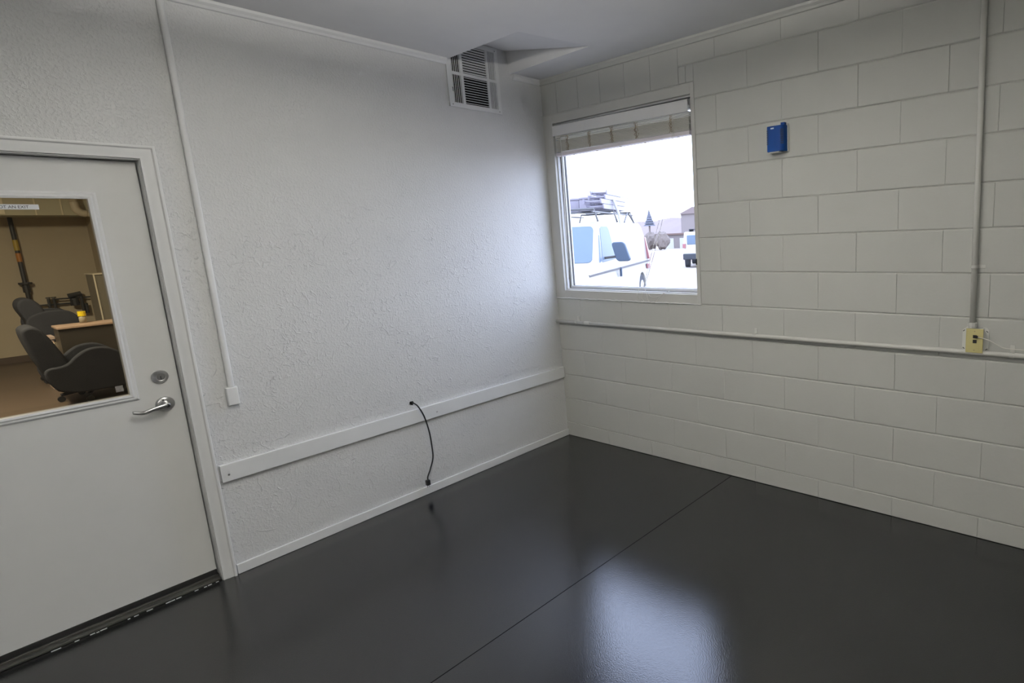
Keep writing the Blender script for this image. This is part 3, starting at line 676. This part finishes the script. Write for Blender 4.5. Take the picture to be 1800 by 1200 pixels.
chair('charcoal upholstered chair farther back, partly behind the nearer chair', -7.45, -1.88,
      [(-2.17, .98), (-2.13, 1.08), (-2.03, 1.09), (-1.94, .96), (-1.90, .6), (-2.06, .55), (-2.10, .80)],
      [(-2.12, .84), (-2.02, .90), (-1.88, .925), (-1.72, .90), (-1.62, .72), (-1.60, .55), (-1.8, .50), (-2.03, .55), (-2.12, .66)],
      [(-2.0, .52), (-1.66, .52), (-1.64, .68), (-2.0, .70)], .56)
t = thing('added_workshop_lamp', 'added unseen lamp that lights the workshop', 'ceiling light', (-5.2, -3.2, 3.2))  # fixture out of view, added for the workshop's light
part('housing', B(((-5.85, -3.37, 3.08), (-4.55, -3.03, 3.2))), 'trim', t)
part('diffuser', B(((-5.8, -3.34, 3.05), (-4.6, -3.06, 3.08))), 'glow', t)

# ============================================================ outdoors
GZ = -0.18
struct(obj('ground_outside', B(((-220, .11, GZ-.2), (60, 210, GZ))), 'ground'))
ud = Vector((-.45, .893, 0)).normalized(); nd = Vector((ud.y, -ud.x, 0))       # length axis to the rear, near side normal
def van_frame(A_world, XA):
    return lambda X, Y, Z: Vector((A_world[0], A_world[1], 0)) + ud*(X-XA) - nd*(Y + (0.2*max(0, Z-1.1)*(1 - Y/1.0)) ) + Vector((0, 0, GZ+Z))
VA = (-4.50, 5.36); VX = 1.45
vf = van_frame(VA, VX)
vn = thing('cargo_van', 'white cargo van with a loaded roof rack parked outside the window', 'van', tuple(vf(2.8, 1.0, 0)))
def arc(cx, r, n=8): return [(cx + r*math.cos(PI*k/n), .36 + r*math.sin(PI*k/n)) for k in range(n+1)][::-1]
prof = [(0.03, .35), (0.0, .55), (0.02, .80), (0.10, .98), (.45, 1.08), (.85, 1.17), (1.50, 1.90), (1.58, 1.95), (1.80, 1.99), (5.25, 1.99), (5.40, 1.93), (5.50, 1.70), (5.62, .60), (5.60, .36)] + [p for p in arc(4.55, .40)[::-1]] + [p for p in arc(.98, .40)[::-1]]
bm = bmesh.new()
cuts = [0, .04, .25, 1.0, 1.75, 1.96, 2.0]
def vring(Y):
    ins = .05 if Y in (0, 2.0) else 0.0
    return [bm.verts.new(vf(X + (ins if X < 1 else -ins if X > 5 else 0), Y, Z - (ins if Z > 1 else 0))) for X, Z in prof]
rings = [vring(Y) for Y in cuts]
for a, b in zip(rings, rings[1:]):
    for k in range(len(prof)): bm.faces.new((a[k], a[(k+1) % len(prof)], b[(k+1) % len(prof)], b[k]))
bm.faces.new(rings[0]); bm.faces.new(rings[-1][::-1])
part('body', bm, 'van', vn, bevel=.015)
def vpanel(name, poly, m, Y0=-.012, Y1=.03, bv=.01):
    bm = bmesh.new(); prism(bm, poly, lambda X, Z, d: vf(X, d, Z), Y0, Y1); return part(name, bm, m, vn, bevel=bv)
vpanel('side_window', [(1.22, 1.20), (1.60, 1.86), (1.72, 1.90), (2.15, 1.90), (2.22, 1.84), (2.24, 1.27), (2.2, 1.22)], 'vanglass')
vpanel('quarter_window', [(1.02, 1.20), (1.18, 1.22), (1.47, 1.74), (1.40, 1.72)], 'vanglass')
# windshield: on the sloped front between (.85,1.17) and (1.5,1.90)
def ws(s, Y, off):                       # s along the slope
    X = .85 + .65*s; Z = 1.17 + .73*s; nx, nz = -.73, .65
    l = math.hypot(nx, nz); return vf(X + nx/l*off, Y, Z + nz/l*off)
bm = bmesh.new(); pl_ = rpoly(.10, 1.90, .06, 1.0, .10)
a = [bm.verts.new(ws(s, Y, .012)) for Y, s in pl_]; b = [bm.verts.new(ws(s, Y, -.01)) for Y, s in pl_]
bm.faces.new(a); bm.faces.new(b[::-1])
for k in range(len(a)): bm.faces.new((a[k], a[(k+1) % len(a)], b[(k+1) % len(a)], b[k]))
part('windshield', bm, 'vanglass', vn)
vpanel('body_moulding', [(.3, .98), (5.5, .98), (5.5, 1.02), (.3, 1.02)], 'rack', -.006, .02, .003)
vpanel('tail_light', [(5.48, 1.05), (5.60, 1.05), (5.58, 1.62), (5.46, 1.62)], 'red', -.012, .06)
vpanel('side_marker', [(5.2, .80), (5.5, .80), (5.5, .93), (5.2, .93)], 'red')
vpanel('door_handle', [(2.45, .82), (2.50, .82), (2.50, 1.02), (2.45, 1.02)], 'mirror', -.03, .02)
for X in (2.36,): vpanel('door_seam', [(X, .5), (X+.012, .5), (X+.012, 1.95), (X, 1.95)], 'rack', -.004, .01, 0)
# mirror
mr_ = thing('x', '', 'x'); bpy.data.objects.remove(mr_)
bm = bmesh.new(); prism(bm, rpoly(-.56, -.27, 1.20, 1.58, .07), lambda Y, Z, d: vf(d, Y, Z), 1.30, 1.42); mo = part('wing_mirror', bm, 'mirror', vn, bevel=.02)
bm = bmesh.new(); tube(bm, [vf(1.42, .05, 1.27), vf(1.38, -.30, 1.30)], .025, 8); subpart('mirror_arm', bm, 'gasket', vn, mo)
for X in (.98, 4.55):
    for Y in (.02, 1.98):
        bm = bmesh.new(); s = 1 if Y < 1 else -1
        tube(bm, [vf(X, Y, .36), vf(X, Y+s*.24, .36)], .35, 24); wh = part('wheel', bm, 'tyre', vn, bevel=.02)
        bm = bmesh.new(); tube(bm, [vf(X, Y-s*.006, .36), vf(X, Y+s*.02, .36)], .20, 20); subpart('hub_cap', bm, 'van', vn, wh)
rk = bmesh.new()
for X in (1.9, 3.4, 5.0):
    tube(rk, [vf(X, .10, 2.0), vf(X, .14, 2.26), vf(X, 1.86, 2.26), vf(X, 1.90, 2.0)], .025, 8)
for Y in (.14, 1.86): tube(rk, [vf(1.75, Y, 2.20), vf(5.2, Y, 2.20)], .02, 8)
tube(rk, [vf(4.1, .12, 2.0), vf(4.6, .12, 2.24)], .022, 8); tube(rk, [vf(5.1, .12, 2.0), vf(4.7, .12, 2.24)], .022, 8)
part('roof_rack', rk, 'rack', vn)
part('ladder_post', T([vf(3.4, .02, 1.95), vf(3.4, .0, 2.2), vf(3.4, .06, 2.52)], .03, 8), 'van', vn)
def ladder(X0_, X1_, Y0, Y1, Z, lab):
    t = thing('extension_ladder', lab, 'ladder', tuple(vf(X0_, (Y0+Y1)/2, Z)), 0, 'ladders on the van roof')
    for Y in (Y0, Y1):
        bm = bmesh.new(); prism(bm, [(X0_, Z), (X1_, Z), (X1_, Z+.10), (X0_, Z+.10)], lambda X, z, d: vf(X, d, z), Y-.018, Y+.018); part('side_rail', bm, 'ladder', t)
    X = X0_ + .12
    while X < X1_:
        bm = bmesh.new(); tube(bm, [vf(X, Y0, Z+.05), vf(X, Y1, Z+.05)], .02, 6); part('rung', bm, 'ladder', t); X += .32
k = 0
labs = ['grey ladder lying lowest on the van roof rack', 'second grey ladder up on the van roof rack', 'third grey ladder up on the van roof rack', 'grey ladder lying topmost on the van roof rack']
for i, (xa1, xb1, z) in enumerate(((2.6, 5.6, 2.29), (2.5, 5.5, 2.40), (2.9, 5.3, 2.51), (3.1, 5.1, 2.62))): ladder(xa1, xb1, .12, .66, z, labs[i])
labs2 = ['long grey tool case on the near side of the roof rack', 'long grey tool case on the far side of the roof rack']
for i, (Y0, Y1, xa1, xb1) in enumerate(((.80, 1.16, 3.3, 5.0), (1.25, 1.70, 3.5, 5.0))):
    t = thing('tool_case', labs2[i], 'case', tuple(vf(xa1, Y0, 2.285)), 0, 'cases on the van roof')
    bm = bmesh.new(); prism(bm, [(xa1, 2.285), (xb1, 2.285), (xb1, 2.55), (xa1, 2.55)], lambda X, z, d: vf(X, d, z), Y0, Y1); part('case_body', bm, 'ladder', t, bevel=.02)
    bm = bmesh.new(); prism(bm, [(xa1-.01, 2.55), (xb1+.01, 2.55), (xb1+.01, 2.60), (xa1-.01, 2.60)], lambda X, z, d: vf(X, d, z), Y0-.01, Y1+.01); part('lid', bm, 'ladder', t, bevel=.01)
# far SUV
sv = thing('parked_suv', 'white car with a red tail light parked far off across the lot', 'car', (-12.6, 21.5, GZ), math.radians(28))
bm = bmesh.new()
sp_ = [(-2.3, .40), (-2.35, .75), (-2.25, 1.05), (-2.05, 1.60), (-1.9, 1.70), (.3, 1.72), (1.1, 1.12), (2.1, 1.0), (2.35, .8), (2.35, .4)]
prism(bm, sp_, lambda u, z, d: (d, u, z), -.92, .92); obj('body', bm, 'van', sv, bevel=.08, seg=3)
obj('rear_window', B(((-.75, -2.26, 1.10), (.75, -2.10, 1.55))), 'vanglass', sv, bevel=.04)
for s in (-1, 1):
    bm = bmesh.new(); box(bm, (s*.80, -2.36, .95), (s*.95, -2.1, 1.15)); obj('tail_light', bm, 'red', sv)
    for y in (-1.45, 1.45):
        bm = bmesh.new(); tube(bm, [(s*.72, y, .34), (s*.94, y, .34)], .34, 20); obj('wheel', bm, 'tyre', sv)
obj('bumper', B(((-.94, -2.42, .40), (.94, -2.2, .68))), 'tyre', sv, bevel=.04)
bm = bmesh.new(); box(bm, (-.7, -1.7, 1.80), (.7, .2, 1.83)); box(bm, (-.7, -1.7, 1.70), (-.66, .1, 1.81)); box(bm, (.66, -1.7, 1.70), (.7, .1, 1.81)); obj('roof_rack', bm, 'tyre', sv)
# background
def blob(bm, c, r, n=3, sq=1.0):
    v0 = len(bm.verts)
    res = bmesh.ops.create_icosphere(bm, subdivisions=n, radius=1.0)
    for v in res['verts']:
        d = v.co.copy(); k = 1 + .18*math.sin(d.x*7+c[0])*math.cos(d.y*6+c[1]) + random.uniform(-.06, .06)
        v.co = Vector(c) + Vector((d.x*r*k, d.y*r*k, d.z*r*sq*k))
bm = bmesh.new()
n = 60; a = []; b = []
for k in range(n+1):
    x = -190 + 240*k/n; h = 6.6 + .5*math.sin(k*.45) + .25*math.sin(k*1.7)
    a.append(bm.verts.new((x, 150, GZ))); b.append(bm.verts.new((x, 172, GZ + h)))
for k in range(n): bm.faces.new((a[k], a[k+1], b[k+1], b[k]))
a2 = [bm.verts.new((v.co.x, 199, GZ)) for v in a]
for k in range(n): bm.faces.new((b[k], b[k+1], a2[k+1], a2[k]))
struct(obj('hill_far', bm, 'hill'))
bd = thing('long_shed', 'long low pale building beyond the parking lot', 'building', (-28, 46, GZ))
part('wall', B(((-34.8, 46, GZ), (-22, 49, 1.25))), 'farwall', bd); part('roof', B(((-35, 45.8, 1.25), (-21.8, 49.2, 1.42))), 'farroof', bd)
for k in range(5): part('garage_door', B(((-34.3+k*2.4, 45.95, GZ), (-32.7+k*2.4, 46.02, .9))), 'van', bd)
hs_ = thing('far_house', 'pale grey house on the skyline at the right edge of the window', 'building', (-78, 118, GZ))
part('wall', B(((-80.9, 115, GZ), (-74, 121, 6.0))), 'farwall', hs_)
bm = bmesh.new(); prism(bm, [(-81.4, 5.9), (-73, 5.9), (-77, 7.6)], lambda u, v, d: (u, d, v), 114.5, 121.5); part('roof', bm, 'hill', hs_)
tr = thing('conifer_tree', 'dark conifer standing on the skyline behind the van', 'tree', (-79.2, 100, GZ))
bm = bmesh.new()
for k in range(6): tube(bm, [(-79.2, 100, 3.2+k*.5), (-79.2, 100, 4.3+k*.5)], [1.5-.22*k, .1], 9)
part('foliage', bm, 'tree', tr); part('trunk', T([(-79.2, 100, GZ), (-79.2, 100, 3.6)], .2, 8), 'bush', tr)
for k, (x, y) in enumerate(((-35.4, 42.0), (-33.2, 42.6), (-31.2, 42.0))):
    bm = bmesh.new(); blob(bm, (x, y, GZ+.95), .72, 3, 1.2); tag(obj('bush', bm, 'bush'), ('brown leafless bush left in the row behind the van', 'brown leafless bush middle in the row behind the van', 'brown leafless bush right in the row behind the van')[k], 'bush', 'bushes beyond the lot')
struct(obj('road_far', B(((-90, 24, GZ), (20, 36, GZ+.01))), 'asphalt'))
